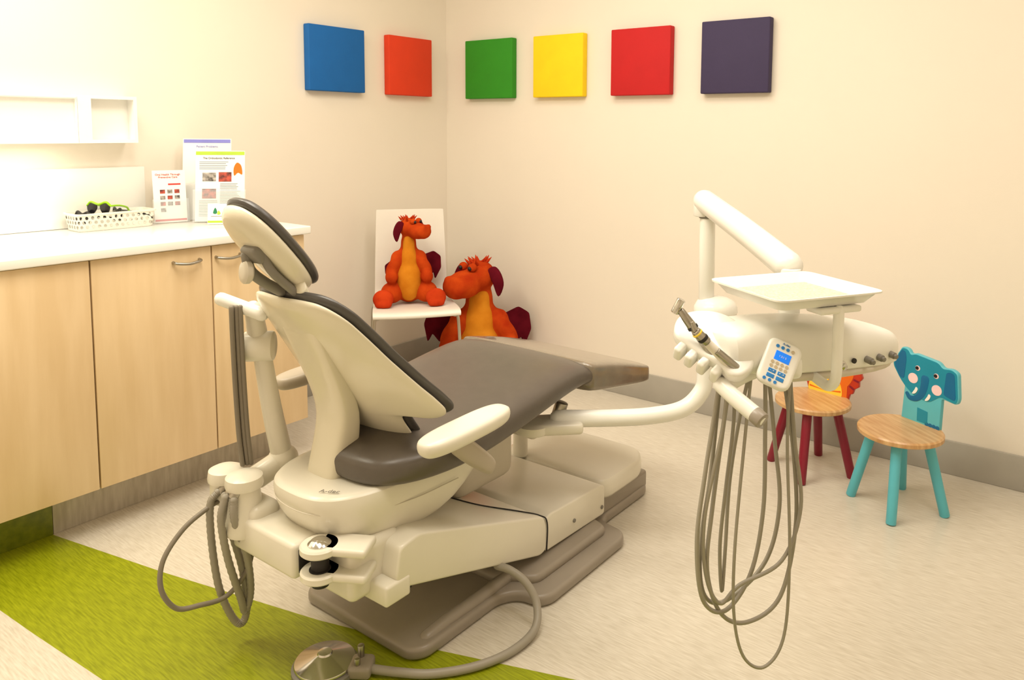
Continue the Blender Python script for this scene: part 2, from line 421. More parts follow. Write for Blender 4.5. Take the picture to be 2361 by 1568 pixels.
for sx_,sy_ in((-1,0),(1,0),(-1,1),(1,1)):
    tx=sx_*.165;ty=.05 if sy_==0 else .30
    ex=sx_*.20;ey=-.01 if sy_==0 else .34
    tube("leg",[(tx*.6,ty,.43),(tx*1.05,ty,.425),(ex*.97,(ty*.75+ey*.25),.38),(ex,ey,.0085)],.0075,M_wire,ch,n=10)
# ------------------------------------------------------------ plush dragons
def dragon(loc,rz,S,turn,label,wrot,wide=1.0,head=1.0,tilt=0.0):
    g=thing("plush_dragon",label,"soft toy",loc,rz)
    M=Matrix.Diagonal((S,S,S,1))
    ct=math.sin(turn);cy=-math.cos(turn);h=head
    hz=.345
    sn=(ct*.055*h,cy*.055*h-.015,hz-.018+tilt)
    L=[((0,0,.105),(.080*wide,.064,.108),(0,0,0)),((0,-.004,.19),(.054*wide,.050,.088),(0,0,0)),((0,-.008,.265),(.037*wide,.035,.07),(0,0,0)),
       ((0,-.015,hz),(.046*h,.046*h,.043*h),(0,0,0)),(sn,(.046*h,.044*h,.038*h),(0,0,turn)),((ct*.086*h,cy*.086*h-.015,hz-.022+tilt*1.5),(.042*h,.030*h,.033*h),(0,0,turn)),
       ((ct*.100*h+.018*math.cos(turn),cy*.100*h-.015+.018*math.sin(turn),hz+.002+tilt*1.5),(.013,.013,.013),(0,0,0)),
       ((ct*.100*h-.018*math.cos(turn),cy*.100*h-.015-.018*math.sin(turn),hz+.002+tilt*1.5),(.013,.013,.013),(0,0,0)),
       ((.0,.08,.04),(.035,.06,.03),(0,0,0))]
    for s in(-1,1):
        L+=[((s*.078*wide,-.03,.052),(.050,.072,.049),(0,0,s*.35)),((s*.052*wide,-.02,.200),(.032,.034,.042),(0,0,0)),((s*.074*wide,-.035,.165),(.028,.030,.055),(.3,-s*.45,0)),((s*.082*wide,-.064,.128),(.028,.032,.034),(0,0,0))]
    blobs("body",L,M_plush,g,voxel=.0055*S,M=M)
    for s in(-1,1):
        blobs("foot",[((s*.115,-.100,.038),(.047,.034,.042),(0,0,0)),((s*.095,-.122,.018),(.019,.022,.018),(0,0,0)),((s*.135,-.118,.018),(.019,.022,.018),(0,0,0)),((s*.115,-.125,.018),(.017,.022,.018),(0,0,0))],M_plushr,g,voxel=.005*S,M=M)
        W=round_poly([(0,0),(.045,.050),(.085,.045),(.115,.0),(.118,-.06),(.095,-.035),(.078,-.07),(.06,-.04),(.035,-.062),(.02,-.03)],.008,3)
        W=[(x*s,y) for x,y in W][::s]
        prism("wing",W,.012,M_plushd,g,M=M@Matrix.Translation(V((s*.055*wide,.040,.205)))@R3(math.pi/2,0,s*.25)@R3(0,0,-s*wrot[0 if s<0 else 1]),bev=.005)
        E=smooth_outline([(0,0),(s*.022,.012),(s*.042,-.01),(s*.050,-.045),(s*.034,-.080),(s*.016,-.04)][::s],4)
        prism("ear",E,.014,M_plushd,g,M=M@Matrix.Translation(V((s*.038*h*math.cos(turn),-.008+s*.038*h*math.sin(turn),hz+.020*h)))@R3(math.pi/2,0,turn*.5),bev=.005)
        px=(ct*.042*h+s*.020*math.cos(turn));py=cy*.042*h-.015+s*.020*math.sin(turn)
        ball("brow",(px,py,hz+.030*h),(.014,.013,.013),M_plush,g,M=M)
        ball("eye",(px+ct*.011,py+cy*.011,hz+.028*h),.0070,M_ink,g,M=M)
    for i in range(12):
        a=i*.9;rr=.010+.012*(i%3);lathe("hair_tuft",[(.006,0),(.004,.010),(.0005,.024)],M_plushr,g,(rr*math.cos(a),-.012+rr*math.sin(a),hz+.036*h),(1.0*math.cos(a),1.0*math.sin(a),1),8,M=M)
    bl=[((0,-.032,.108),(.060*wide,.050,.098),(0,0,0)),((0,-.026,.19),(.042*wide,.040,.080),(0,0,0)),((0,-.026,.262),(.029*wide,.025,.060),(0,0,0))]
    blobs("belly",bl,M_plushy,g,voxel=.005*S,M=M)
fc=math.radians(42.5)
dragon((.345,-.615,.4535),fc+.12,1.07,.85,"orange and red plush dragon sitting on the white chair",(1.5,.55),.96,1,.004)
dragon((.515,-.295,.0),fc,1.62,-.80,"large orange plush dragon with maroon wings on the floor",(.25,.45),1.2,1.15)

# ------------------------------------------------------------ kids chairs
def kid_legs(g,m):
    for sx_,sy_ in((-1,-1),(1,-1),(-1,1),(1,1)):
        cyl("leg",(sx_*.062,sy_*.062,.258),(sx_*.108,sy_*.108,0),.0175,m,g,r2=.0165,n=20,bev=.25)
def kseat(g): lathe("seat",[(.10,.258),(.134,.259),(.140,.263),(.140,.275),(.135,.280),(.06,.280)],M_pine,g,n=56)
def FRm(rz,sc=1.0): return R3(0,0,rz)@Matrix.Translation(V((0,.104,0)))@R3(math.pi/2-.05,0,0)@Matrix.Diagonal((sc,1,1,1))
FR=FRm(math.radians(13),1.08)
el=thing("kids_chair","child's wooden chair with teal elephant-shaped backrest and light teal legs","chair",(2.565,-.395,0),math.radians(-38.5),"children's wooden animal chairs")
kseat(el);kid_legs(el,M_teall)
bo=round_poly([(-.070,.262),(.070,.262),(.070,.39),(.122,.385),(.128,.405),(.118,.492),(.096,.502),(.066,.496),(.050,.512),(-.035,.520),(-.052,.512),(-.062,.528),(-.086,.532),(-.118,.470),(-.115,.452),(-.086,.412),(-.066,.400)],.010,4)
bk_=prism("backrest",bo,.018,M_teall,el,M=FR,bev=.003)
hd=round_poly([(-.062,.392),(-.02,.365),(.03,.365),(.066,.396),(.119,.388),(.125,.405),(.115,.489),(.096,.498),(.066,.492),(.049,.508),(-.034,.516),(-.053,.507),(-.063,.524),(-.084,.527),(-.115,.470),(-.112,.454),(-.084,.414)],.009,4)
F2=FR@Matrix.Translation(V((0,0,.018)))
prism("elephant_face",hd,.0012,M_teal,bk_,M=F2,bev=0)
for s,E in((-1,[(-.070,.418),(-.086,.420),(-.107,.455),(-.110,.470),(-.086,.520),(-.072,.516),(-.066,.490)]),(1,[(.076,.406),(.114,.397),(.118,.408),(.108,.484),(.094,.490),(.080,.484)])):
    prism("ear_patch",round_poly(E,.008,3),.0008,M_teald,bk_,M=F2@Matrix.Translation(V((0,0,.0012))),bev=0)
F3=F2@Matrix.Translation(V((0,0,.0013)))
for x,z in((-.036,.430),(.052,.414)): lathe("cheek",[(.018,0),(.018,.001)],M_pinkw,bk_,(x,z,0),(0,0,1),24,M=F3)
for x,z in((-.024,.470),(.044,.462)):
    lathe("eye",[(.0090,0),(.0090,.0008)],M_pinkw,bk_,(x+.002,z,0),(0,0,1),18,M=F3)
    lathe("eye",[(.0064,0),(.0064,.0016)],M_ink,bk_,(x,z,0),(0,0,1),18,M=F3)
tr_=[(.008,.440),(.006,.41),(-.002,.382),(-.020,.362),(-.042,.358),(-.054,.370)]
tube("trunk",[(x,z,.0) for x,z in tr_],[.015,.007],M_teald,bk_,M=F3@Matrix.Diagonal((1,1,.12,1)),n=12)
for x,z in((-.022,.396),(.026,.386)):
    prism("tusk",smooth_outline([(x,z+.006),(x+.007,z),(x,z-.016),(x-.012,z-.020),(x-.004,z-.004)][::-1],4),.0022,M_top,bk_,M=F3,bev=0)
prism("belly_patch",[(-.012,.332),(.026,.328),(.028,.285),(-.010,.285)],.001,M_teal,bk_,M=F2,bev=0)
for i in range(4):
    lathe("toe_patch",[(.007,0),(.007,.001)],M_teald,bk_,(.026+.013*i,.285,0),(0,0,1),16,M=F2)
lo=thing("kids_chair","child's wooden chair with orange lion backrest and dark red legs","chair",(2.225,-.285,0),math.radians(-38.5),"children's wooden animal chairs")
kseat(lo);kid_legs(lo,M_red)
FR=FRm(math.radians(30),1.05);F2=FR@Matrix.Translation(V((0,0,.018)))
c0=(.012,.385);mane=[]
for i in range(64):
    a=-.83+i/63*(math.pi+1.66);r=.122+.004*math.sin(i*1.6);mane.append((c0[0]+r*math.cos(a),c0[1]+r*math.sin(a)))
bk2=prism("backrest",[(-.062,.262),(.086,.262)]+mane,.018,M_redo,lo,M=FR,bev=.003)
for i in range(15):
    a=-.6+i/14*(math.pi+1.2)
    q=lambda r,e:(c0[0]+r*math.cos(a+e),c0[1]+r*math.sin(a+e))
    prism("mane_stripe",[q(.098,-.05),q(.119,-.04),q(.119,.03),q(.098,.02)],.0010,M_red,bk2,M=F2,bev=0)
fan=[(-.060,.266),(.084,.266)]+[(c0[0]+.094*math.cos(-.70+i/40*(math.pi+1.4)),c0[1]+.094*math.sin(-.70+i/40*(math.pi+1.4))) for i in range(41)]
prism("mane_ring",fan,.0010,M_orange,bk2,M=F2,bev=0)
prism("belly_patch",[(-.056,.268)]+[(.0+.066*math.cos(math.pi-(a*math.pi/20)),.285+.082*math.sin(math.pi-(a*math.pi/20))) for a in range(21)]+[(.060,.268)],.0020,M_yel,bk2,M=F2,bev=0)
for i in range(9):
    a=.16+i*.355;prism("belly_ray",[(0,.288),(.062*math.cos(a-.045),.285+.078*math.sin(a-.045)),(.062*math.cos(a+.045),.285+.078*math.sin(a+.045))],.0026,M_orange,bk2,M=F2,bev=0)
lathe("lion_face",[(.056,0),(.056,.0030)],M_yel,bk2,(c0[0],.425,0),(0,0,1),40,M=F2)
for x in(-.010,.034): lathe("eye",[(.005,0),(.005,.004)],M_ink,bk2,(x,.437,0),(0,0,1),16,M=F2)
prism("nose",round_poly([(.002,.425),(.024,.425),(.013,.410)],.003,3),.0040,M_red,bk2,M=F2,bev=0)
LOCAL=False

# ------------------------------------------------------------ dental chair
dc=thing("dental_chair","reclined dental chair with brown-grey upholstery, cream shell and taupe floor plate","dental chair",(1.6,-1.5,0))
half=[(1.80,-1.965),(1.83,-1.93),(1.83,-1.66),(1.86,-1.615),(1.925,-1.605),(1.945,-1.57),(1.945,-1.20),(1.92,-1.165),(1.84,-1.15),(1.825,-1.12),(1.825,-.85),(1.79,-.81)]
out_=half+[(3.2-x,y) for x,y in half[::-1]]
prism("base_plate",round_poly(out_,.03,5),.034,M_taupe,dc,bev=.012,seg=5,z0=0.0005)
inner=[(1.79,-1.63),(1.82,-1.59),(1.885,-1.565),(1.89,-1.21),(1.80,-1.18),(1.80,-.84)]
prism("base_step",round_poly(inner+[(3.2-x,y) for x,y in inner[::-1]],.03,5),.030,M_taupe,dc,bev=.016,seg=5,z0=.028)
tube("base_ridge",[(1.795,-1.90,.026),(1.797,-1.82,.034),(1.80,-1.70,.038),(1.80,-1.58,.042)],.018,M_taupe,dc,n=16)
def yzprism(nm,P,x0,x1,m,bev=.012,seg=4,r=.015,par=None):
    M=frame((x0,0,0),(0,1,0),(0,0,1),(1,0,0))
    return prism(nm,round_poly(P,r,4),x1-x0,m,par or dc,M=M,bev=bev,seg=seg)
yzprism("rear_cover_lower",[(-1.135,.03),(-.83,.02),(-.83,.085),(-1.135,.098)],1.39,1.815,M_taupe,bev=.02)
cv=round_poly([(1.375,-1.14),(1.83,-1.14),(1.83,-.90),(1.78,-.815),(1.42,-.815),(1.375,-.90)],.06,6)
loft("rear_cover",[[V((x,y,.085)) for x,y in cv],[V((x,y,.092)) for x,y in cv],[V((x,y,.135)) for x,y in cv],[V((1.6+(x-1.6)*.97,-.98+(y+.98)*.96,.150)) for x,y in cv],[V((1.6+(x-1.6)*.85,-.98+(y+.98)*.82,.156)) for x,y in cv]],M_cream,dc,sub=1)
yzprism("front_cover",[(-1.465,.068),(-1.146,.055),(-1.146,.150),(-1.17,.160),(-1.44,.176),(-1.465,.168)],1.37,1.838,M_cream,bev=.006)
for z,y in((.085,-1.165),(.105,-1.32)):
    cyl("screw",(1.837,y,z),(1.842,y,z),.006,M_grey,dc)
yzprism("lift_arm",[(-2.035,.262),(-2.02,.335),(-1.96,.345),(-1.475,.182),(-1.462,.150),(-1.462,.078),(-1.49,.070),(-2.02,.235)],1.40,1.842,M_cream,bev=.007,r=.014)
tube("cover_gap",[(1.60,-1.640,.239),(1.70,-1.60,.2255),(1.78,-1.52,.199),(1.825,-1.475,.181),(1.842,-1.462,.160),(1.842,-1.463,.075)],.0022,M_dark,dc,n=8)
rbox("lift_block",(.34,.15,.13),(1.62,-2.045,.285),M_cream,dc,bev=.02,seg=5)
rbox("lift_block",(.09,.075,.05),(1.80,-2.03,.235),M_cream,dc,bev=.007,seg=4)
rbox("lift_block",(.03,.05,.02),(1.815,-2.0,.222),M_dark,dc,bev=.003)
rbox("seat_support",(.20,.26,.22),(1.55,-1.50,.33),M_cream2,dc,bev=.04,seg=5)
# pan
def pring(z,hw,y0,y1,p=3.0,cx=1.622): return ring((cx,(y0+y1)/2,z),(1,0,0),(0,1,0),hw,(y1-y0)/2,40,p)
loft("seat_pan",[pring(.298,.10,-2.03,-1.80),pring(.306,.130,-2.06,-1.76),pring(.333,.155,-2.11,-1.68),pring(.385,.168,-2.145,-1.62),pring(.43,.172,-2.16,-1.56),pring(.458,.170,-2.16,-1.54),pring(.464,.160,-2.145,-1.55),pring(.458,.14,-2.11,-1.58)],M_cream,dc)
tube("pan_seam",[(1.475,-2.09,.432),(1.56,-2.155,.428),(1.68,-2.155,.422),(1.76,-2.08,.414),(1.792,-1.94,.405),(1.794,-1.78,.40)],.0012,M_cream2,dc,n=6)
text("logo_lettering","A-dec",.020,M_grey,dc,frame((1.705,-2.110,.4655),(.86,.50,0),(-.50,.86,0),(0,0,1)))
# seat upholstery
def sring(y,hw,zt,zb,p=4,lw=None):
    if lw is None: lw=hw
    return ring((1.6+(hw-lw)/2,y,(zt+zb)/2),(1,0,0),(0,0,1),(hw+lw)/2,(zt-zb)/2,40,p)
S_=[(-2.052,.06,.500,.478,.02),(-2.048,.13,.514,.466,.04),(-2.034,.178,.526,.456,.065),(-2.000,.212,.536,.449,.100),(-1.945,.238,.545,.443,.145),(-1.87,.257,.552,.440,.190),(-1.78,.268,.559,.443,.232),(-1.68,.27,.569,.454,.262),(-1.58,.27,.581,.469,.27),(-1.47,.27,.596,.490,.27),(-1.36,.27,.607,.509,.27),(-1.30,.27,.603,.514,.27),(-1.262,.269,.590,.510,.269),(-1.245,.266,.575,.505,.266)]
loft("seat_cushion",[sring(a,b,c,d,3.3,e) for a,b,c,d,e in S_],M_uph,dc)
T_=[(-1.285,.262,.594,.506),(-1.275,.273,.594,.500),(-1.22,.275,.584,.488),(-1.10,.275,.556,.468),(-1.0,.274,.526,.450),(-.955,.273,.512,.445),(-.935,.272,.507,.444),(-.929,.271,.505,.445),(-.926,.267,.502,.448)]
loft("leg_rest",[sring(*q,p=9) for q in T_],M_film,dc)
# backrest
def interp(T,s):
    for (a,b),(c,d) in zip(T,T[1:]):
        if s<=c:
            t=(s-a)/(c-a);return b+(d-b)*t
    return T[-1][1]
S0=-.028;S1=.505
OUT=[(-.028,.0),(-.023,.070),(-.010,.112),(.015,.138),(.050,.148),(.085,.146),(.112,.148),(.126,.166),(.132,.205),(.138,.243),(.150,.264),(.170,.270),(.21,.259),(.26,.236),(.32,.210),(.38,.190),(.43,.172),(.455,.156),(.475,.137),(.490,.115),(.500,.080),(.505,.0)]
SD=V((0,-.545,.838));NR=V((0,-.838,-.545));B0=V((1.6,-1.885,.492))
def sstep(a,b,x):
    t=max(0,min(1,(x-a)/(b-a)));return t*t*(3-2*t)
def backsurf(s,t,grow,off,wing):
    w=interp(OUT,s);w=(w+grow if w>.03 else w)*t
    x=abs(w)
    droop=.040*sstep(.14,.27,x)*(1-sstep(.20,.42,s))*sstep(.09,.13,s)
    c=B0+SD*(s-droop+(grow*(1 if s>.25 else -1)*min(1,abs(s-.25)/.2)))
    return c+V((w,0,0))+NR*(off-wing*x*x)
def backpad(nm,m,grow,o0,th,wing,bulge,parent):
    N=24;vs=[];fs=[]
    ss=sorted(set([a for a,_ in OUT]+[ (OUT[i][0]+OUT[i+1][0])/2 for i in range(len(OUT)-1)]+[.225,.24,.29,.31,.35,.37,.41]))
    for side in(1,-1):
        for s in ss:
            e=min(1,(max(0,s-S0)/.02)**.5,(max(0,S1-s)/.02)**.5)
            for j in range(N+1):
                t=-1+2*j/N
                tt=math.sin(t*math.pi/2)
                th_=th*(max(0,1-abs(tt)**9))**.5*e
                extra=bulge*(1-tt*tt)*e if side>0 else 0
                vs.append(backsurf(s,tt,grow,o0+side*th_/2+extra,wing))
    n=len(ss)
    for sd in range(2):
        for i in range(n-1):
            for j in range(N):
                a=sd*n*(N+1)+i*(N+1)+j;q=(a,a+1,a+N+2,a+N+1);fs.append(q if sd else q[::-1])
    o=mk(nm,vs,fs,m,parent)
    bm=bmesh.new();bm.from_mesh(o.data);bmesh.ops.remove_doubles(bm,verts=bm.verts,dist=.0004);bmesh.ops.recalc_face_normals(bm,faces=bm.faces);bm.to_mesh(o.data);bm.free()
    for p in o.data.polygons:p.use_smooth=True
    m_=o.modifiers.new("sub","SUBSURF");m_.levels=1;m_.render_levels=1
    return o
backpad("back_cushion",M_uphd,.006,-.019,.024,.92,0,dc)
backpad("back_shell",M_back,0.0,.0,.018,.92,.004,dc)
def spring_(y,z,hw,hd,ay,p=4.2):
    return ring((1.6,y,z),(1,0,0),V(ay).normalized(),hw,hd,32,p)
loft("back_spine",[spring_(-2.136,.956,.056,.009,(0,-.84,-.54)),spring_(-2.140,.945,.070,.014,(0,-.84,-.54)),spring_(-2.122,.88,.072,.016,(0,-.84,-.54)),spring_(-2.080,.79,.068,.020,(0,-.86,-.5)),spring_(-2.031,.69,.063,.024,(0,-.9,-.42)),spring_(-2.004,.62,.059,.030,(0,-.95,-.3)),spring_(-2.002,.575,.056,.035,(0,-1,-.1)),spring_(-2.012,.52,.055,.040,(0,-1,0)),spring_(-2.026,.46,.054,.043,(0,-1,.05)),spring_(-2.036,.40,.054,.044,(0,-1,0))],M_back,dc)
# headrest
HU=V((0,-.65,.76));HN=V((0,.76,.65));HC=V((1.6,-2.168,1.041))
def hring(d,rx,ry,p=2.5): return ring(HC+HN*d,(1,0,0),HU,rx,ry,40,p)
loft("headrest_cushion",[hring(-.012,.068,.124),hring(-.008,.079,.135),hring(-.002,.083,.139),hring(.006,.082,.137),hring(.013,.073,.127),hring(.016,.050,.095)],M_uphd,dc)
loft("headrest_shell",[hring(-.006,.079,.134),hring(-.020,.079,.134),hring(-.036,.073,.126),hring(-.047,.058,.108),hring(-.051,.036,.075)],M_back,dc)
tube("headrest_bracket",[(1.60,-2.150,.925),(1.60,-2.195,.955),(1.60,-2.227,.985),(1.60,-2.236,1.02)],.012,M_grey,dc,n=12)
tube("headrest_bracket",[(1.640,-2.14,.925),(1.640,-2.178,.96),(1.640,-2.205,.99),(1.635,-2.220,1.025)],.010,M_grey,dc,n=12)
rbox("headrest_bracket",(.060,.028,.042),(1.615,-2.226,1.024),M_grey,dc,rot=(.6,0,0),bev=.010)
lathe("headrest_knob",[(.022,0),(.026,.004),(.026,.014),(.022,.018),(.011,.019)],M_cream2,dc,(1.605,-2.230,.983),(-.2,-.95,.1),32)
# armrests
def armrest(s,X,Y,m,L):
    T=Matrix.Translation(V((X,Y,.603)))@R3(math.radians(2),0,0)
    lr=[]
    for z,k in((-.022,.55),(-.020,.8),(-.010,.97),(.004,1),(.012,.94),(.018,.78)):
        lr.append(ring((0,0,z),(1,0,0),(0,1,0),.042*k,L-.042*(1-k),36,3))
    loft("armrest",lr,m,dc,M=T)
    Y-=-1.90
    loft("armrest_support",[ring((p[0],p[1]+Y,p[2]),(1,0,0),(0,.5,.87),rx,ry,20,2.6) for p,rx,ry in(((X-s*.02,-1.93,.585),.018,.026),((X-s*.03,-1.87,.535),.020,.028),((X-s*.04,-1.80,.480),.018,.025),((X-s*.045,-1.765,.452),.016,.022),((X-s*.045,-1.755,.445),.009,.013))],M_armg,dc)
armrest(1,1.935,-1.90,M_cream,.143);armrest(-1,1.295,-1.83,M_armg,.143)
# assistant arm
rbox("assistant_mount",(.25,.10,.085),(1.55,-2.140,.316),M_cream,dc,rot=(0,0,0),bev=.012,seg=4)
rbox("mount_recess_shade",(.006,.072,.056),(1.674,-2.140,.316),M_dark,dc,bev=.002)  # dark plate on the flat end, painting the shade of an open recess
for z in(.348,.288):
    rbox("hinge_plate",(.12,.075,.020),(1.765,-2.115,z+.010),M_cream,dc,rot=(0,0,.5),bev=.007)
    lathe("hinge_plate",[(.040,0),(.044,.004),(.044,.016),(.040,.020),(.02,.020)],M_cream,dc,(1.725,-2.155,z),(0,0,1),40)
lathe("hinge_cap",[(.026,0),(.026,.003),(.018,.010),(.006,.014)],M_chrome,dc,(1.727,-2.157,.367),(0,0,1),28)
lathe("hinge_cap",[(.024,0),(.024,.002),(.012,.003)],M_dark,dc,(1.727,-2.157,.308),(0,0,1),28)
cyl("hinge_cap",(1.725,-2.155,.268),(1.725,-2.155,.348),.020,M_dark,dc)
lathe("valve_block",[(.046,0),(.048,.01),(.042,.06),(.038,.09),(.036,.112),(.043,.114),(.045,.122),(.043,.140),(.03,.148),(.01,.150)],M_cream,dc,(1.445,-2.165,.310),(0,0,1),36)
lathe("valve_block",[(.036,0),(.038,.006),(.038,.05),(.042,.052),(.043,.060),(.040,.078),(.028,.084),(.01,.086)],M_cream,dc,(1.372,-2.170,.372),(0,0,1),36)
rbox("valve_block",(.13,.08,.08),(1.44,-2.14,.345),M_cream,dc,bev=.02)
ball("arm_joint",(1.42,-2.040,.443),(.038,.038,.038),M_cream,dc)
cyl("arm_joint",(1.41,-2.115,.415),(1.42,-2.03,.445),.030,M_cream,dc)
ap=tube("assistant_arm",[(1.42,-2.042,.45),(1.41,-2.062,.58),(1.40,-2.080,.735)],[.027,.022],M_cream,dc,n=20)
cyl("arm_joint",(1.372,-2.11,.748),(1.425,-2.06,.748),.038,M_cream,dc)
tube("assistant_arm",[(1.395,-2.085,.76),(1.395,-2.090,.80),(1.40,-2.10,.848)],[.026,.021],M_cream,dc,n=20)
tube("hose_holder",[(1.355,-2.158,.876),(1.40,-2.125,.855),(1.44,-2.10,.838)],.0165,M_white,dc,n=20)
for i,(x,y) in enumerate(((1.395,-2.152),(1.402,-2.146),(1.408,-2.139),(1.40,-2.158))):
    tube("hose",[(x,y,.86),(x,y+.001,.78),(x,y+.004,.66),(x+.002,y+.008,.54),(x+.004,y+.014,.46)],.0060,M_hosed,dc,n=10)
tube("suction_hose",[(1.395,-2.205,.410),(1.385,-2.22,.38),(1.38,-2.217,.28),(1.385,-2.205,.16),(1.395,-2.180,.075),(1.405,-2.160,.05),(1.41,-2.148,.09),(1.415,-2.160,.20),(1.425,-2.195,.33),(1.425,-2.205,.41)],.0095,M_hose,dc,n=12,sub=14,rib=.12)
tube("suction_hose",[(1.445,-2.215,.415),(1.44,-2.225,.36),(1.43,-2.205,.25),(1.42,-2.17,.13),(1.415,-2.155,.085),(1.425,-2.145,.14),(1.445,-2.165,.25),(1.465,-2.205,.36),(1.465,-2.205,.41)],.0095,M_hose,dc,n=12,sub=14,rib=.12)
for p in((1.395,-2.20,.405),(1.425,-2.20,.405),(1.455,-2.205,.41)):
    cyl("hose_fitting",p,(p[0]+.004,p[1]+.018,p[2]+.018),.012,M_steel,dc)
tube("hose",[(1.39,-2.19,.385),(1.385,-2.225,.375),(1.38,-2.285,.345),(1.38,-2.335,.29),(1.385,-2.345,.225),(1.39,-2.315,.165),(1.40,-2.265,.150),(1.41,-2.20,.145),(1.43,-2.155,.20),(1.44,-2.14,.28),(1.44,-2.13,.32)],.006,M_hosed,dc,n=12)
# pivot for the delivery arm
lathe("arm_pivot",[(.03,0),(.05,.004),(.055,.012),(.055,.03),(.045,.036),(.02,.038)],M_cream,dc,(1.755,-1.42,.395),(0,0,1),36)
rbox("arm_pivot",(.10,.16,.035),(1.80,-1.37,.415),M_cream,dc,rot=(0,0,-.8),bev=.012)
cyl("pivot_knuckle",(1.79,-1.345,.43),(1.80,-1.335,.475),.020,M_steel,dc)
cyl("seat_column",(1.47,-1.13,.15),(1.47,-1.13,.50),.026,M_cream,dc)
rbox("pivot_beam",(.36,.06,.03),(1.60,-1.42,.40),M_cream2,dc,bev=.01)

# ------------------------------------------------------------ delivery unit
du=thing("dental_delivery_unit","white dental instrument console with tray, keypad and hanging grey hoses","dental unit",(2.135,-1.05,.43))
tube("swing_arm",[(1.80,-1.36,.432),(1.90,-1.285,.432),(2.02,-1.185,.437),(2.095,-1.11,.455),(2.132,-1.065,.505),(2.137,-1.053,.56),(2.135,-1.05,.62)],.0255,M_white,du,n=20)
cyl("post",(2.135,-1.05,.60),(2.135,-1.05,.75),.033,M_white,du)
lathe("hub",[(.060,0),(.064,.004),(.064,.018),(.066,.020),(.065,.035),(.055,.052),(.035,.062),(.01,.066)],M_white,du,(2.157,-1.035,.732),(0,0,1),40)
cyl("post",(2.13,-1.045,.78),(2.125,-1.04,1.04),.0235,M_white,du)
cyl("post",(2.125,-1.04,1.035),(2.125,-1.04,1.055),.027,M_grey,du)
tube("flex_arm",[(2.115,-1.045,1.088),(2.30,-1.185,1.030),(2.48,-1.322,.968)],[.034,.036],M_white,du,n=28)
cyl("flex_arm_cap",(2.112,-1.043,1.04),(2.112,-1.043,1.10),.030,M_white,du)
cyl("neck",(2.49,-1.335,.85),(2.49,-1.335,.965),.026,M_white,du)
X1=V((.5,.866,0));Y1=V((-.866,.5,0));Z1=V((0,0,1))
DM=frame((2.56,-1.45,0),X1,Y1,Z1)
def cring(x,w,zt,zb,n=40):
    P=[]
    zm=zb+(zt-zb)*.38
    for j in range(n):
        t=2*math.pi*j/n;ct=math.cos(t);st=math.sin(t)
        y=w*math.copysign(abs(ct)**(2/4.2),ct)
        z=(zt-zm)*abs(st)**(2/2.6) if st>=0 else -(zm-zb)*abs(st)**(2/9.0)
        P.append(V((x,y*(1 if st>=0 else .98),zm+z)))
    return P
ctl=loft("control_head",[cring(-.245,.05,.868,.805),cring(-.235,.075,.878,.793),cring(-.18,.088,.886,.780),cring(-.08,.090,.884,.772),cring(.03,.088,.875,.764),cring(.13,.083,.860,.759),cring(.20,.076,.845,.756),cring(.242,.064,.831,.757),cring(.258,.045,.816,.763)],M_white,du,M=DM)
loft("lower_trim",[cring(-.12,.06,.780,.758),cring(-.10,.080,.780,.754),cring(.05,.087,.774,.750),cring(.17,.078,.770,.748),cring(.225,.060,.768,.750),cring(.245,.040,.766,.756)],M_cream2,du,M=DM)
for x,m,r in((.035,M_chrome,.011),(.120,M_grey,.008),(.160,M_grey,.008),(.203,M_grey,.008)):
    yy=-.089 if x<.15 else (-.081 if x<.18 else -.076)
    cyl("knob",(x,yy+.012,.787),(x,yy-.010,.785),r,m,ctl,M=DM)
    cyl("knob",(x,yy-.008,.785),(x,yy-.016,.784),r*.7,m,ctl,M=DM)
cyl("knob",(.075,-.088,.79),(.075,-.093,.79),.006,M_dark,ctl,M=DM)
# instrument holder
fwd=V((-.588,.809,0));rgt=V((.809,.588,0))
HNn=(-fwd*.6+Z1*.8).normalized();HV=(fwd*.8+Z1*.6).normalized()
HM=frame(V((2.450,-1.674,.843)),rgt,HV,HNn)
ho=[(-.082,.045),(-.068,.074),(-.035,.090),(.01,.090),(.05,.070),(.076,.03),(.082,-.015),(.074,-.055),(.048,-.080),(.022,-.080),(.002,-.055),(-.030,-.030),(-.058,-.004),(-.080,.018)]
hold=prism("instrument_holder",smooth_outline(ho[::-1],5),.030,M_white,du,M=HM,bev=.008,seg=5,z0=-.024)
for u_,v_ in((-.071,-.003),(-.050,-.022),(-.026,-.040),(-.001,-.060)):
    rbox("holder_fork",(.019,.034,.036),(u_,v_,-.018),M_white,hold,rot=(0,0,-.75),bev=.006,seg=4,M=HM)
def hp(P,Q,r,m,nm):
    P=V(P);Q=V(Q);return cyl(nm,Q,P+(Q-P)*.35,r,m,du,r2=r*.82)
h1=hp((2.388,-1.722,.922),(2.458,-1.694,.822),.0100,M_steel,"handpiece")
cyl("handpiece_neck",(2.391,-1.721,.918),(2.416,-1.711,.882),.0080,M_steel,h1,r2=.0110)
cyl("handpiece_head",(2.380,-1.726,.911),(2.392,-1.719,.941),.0095,M_chrome,h1)
cyl("chrome_ring",(2.414,-1.712,.886),(2.418,-1.710,.879),.0118,M_dark,h1)
h2=hp((2.438,-1.750,.890),(2.498,-1.690,.806),.0115,M_cream,"handpiece")
cyl("handpiece_collar",(2.440,-1.748,.887),(2.458,-1.730,.862),.0100,M_steel,h2,r2=.011)
cyl("chrome_ring",(2.450,-1.738,.873),(2.454,-1.734,.867),.0118,M_dark,h2)
cyl("nozzle",(2.440,-1.748,.886),(2.434,-1.753,.906),.0065,M_steel,h2,r2=.0045)
cyl("yellow_ring",(2.4425,-1.7455,.883),(2.4445,-1.7435,.880),.0118,M_yel,h2)
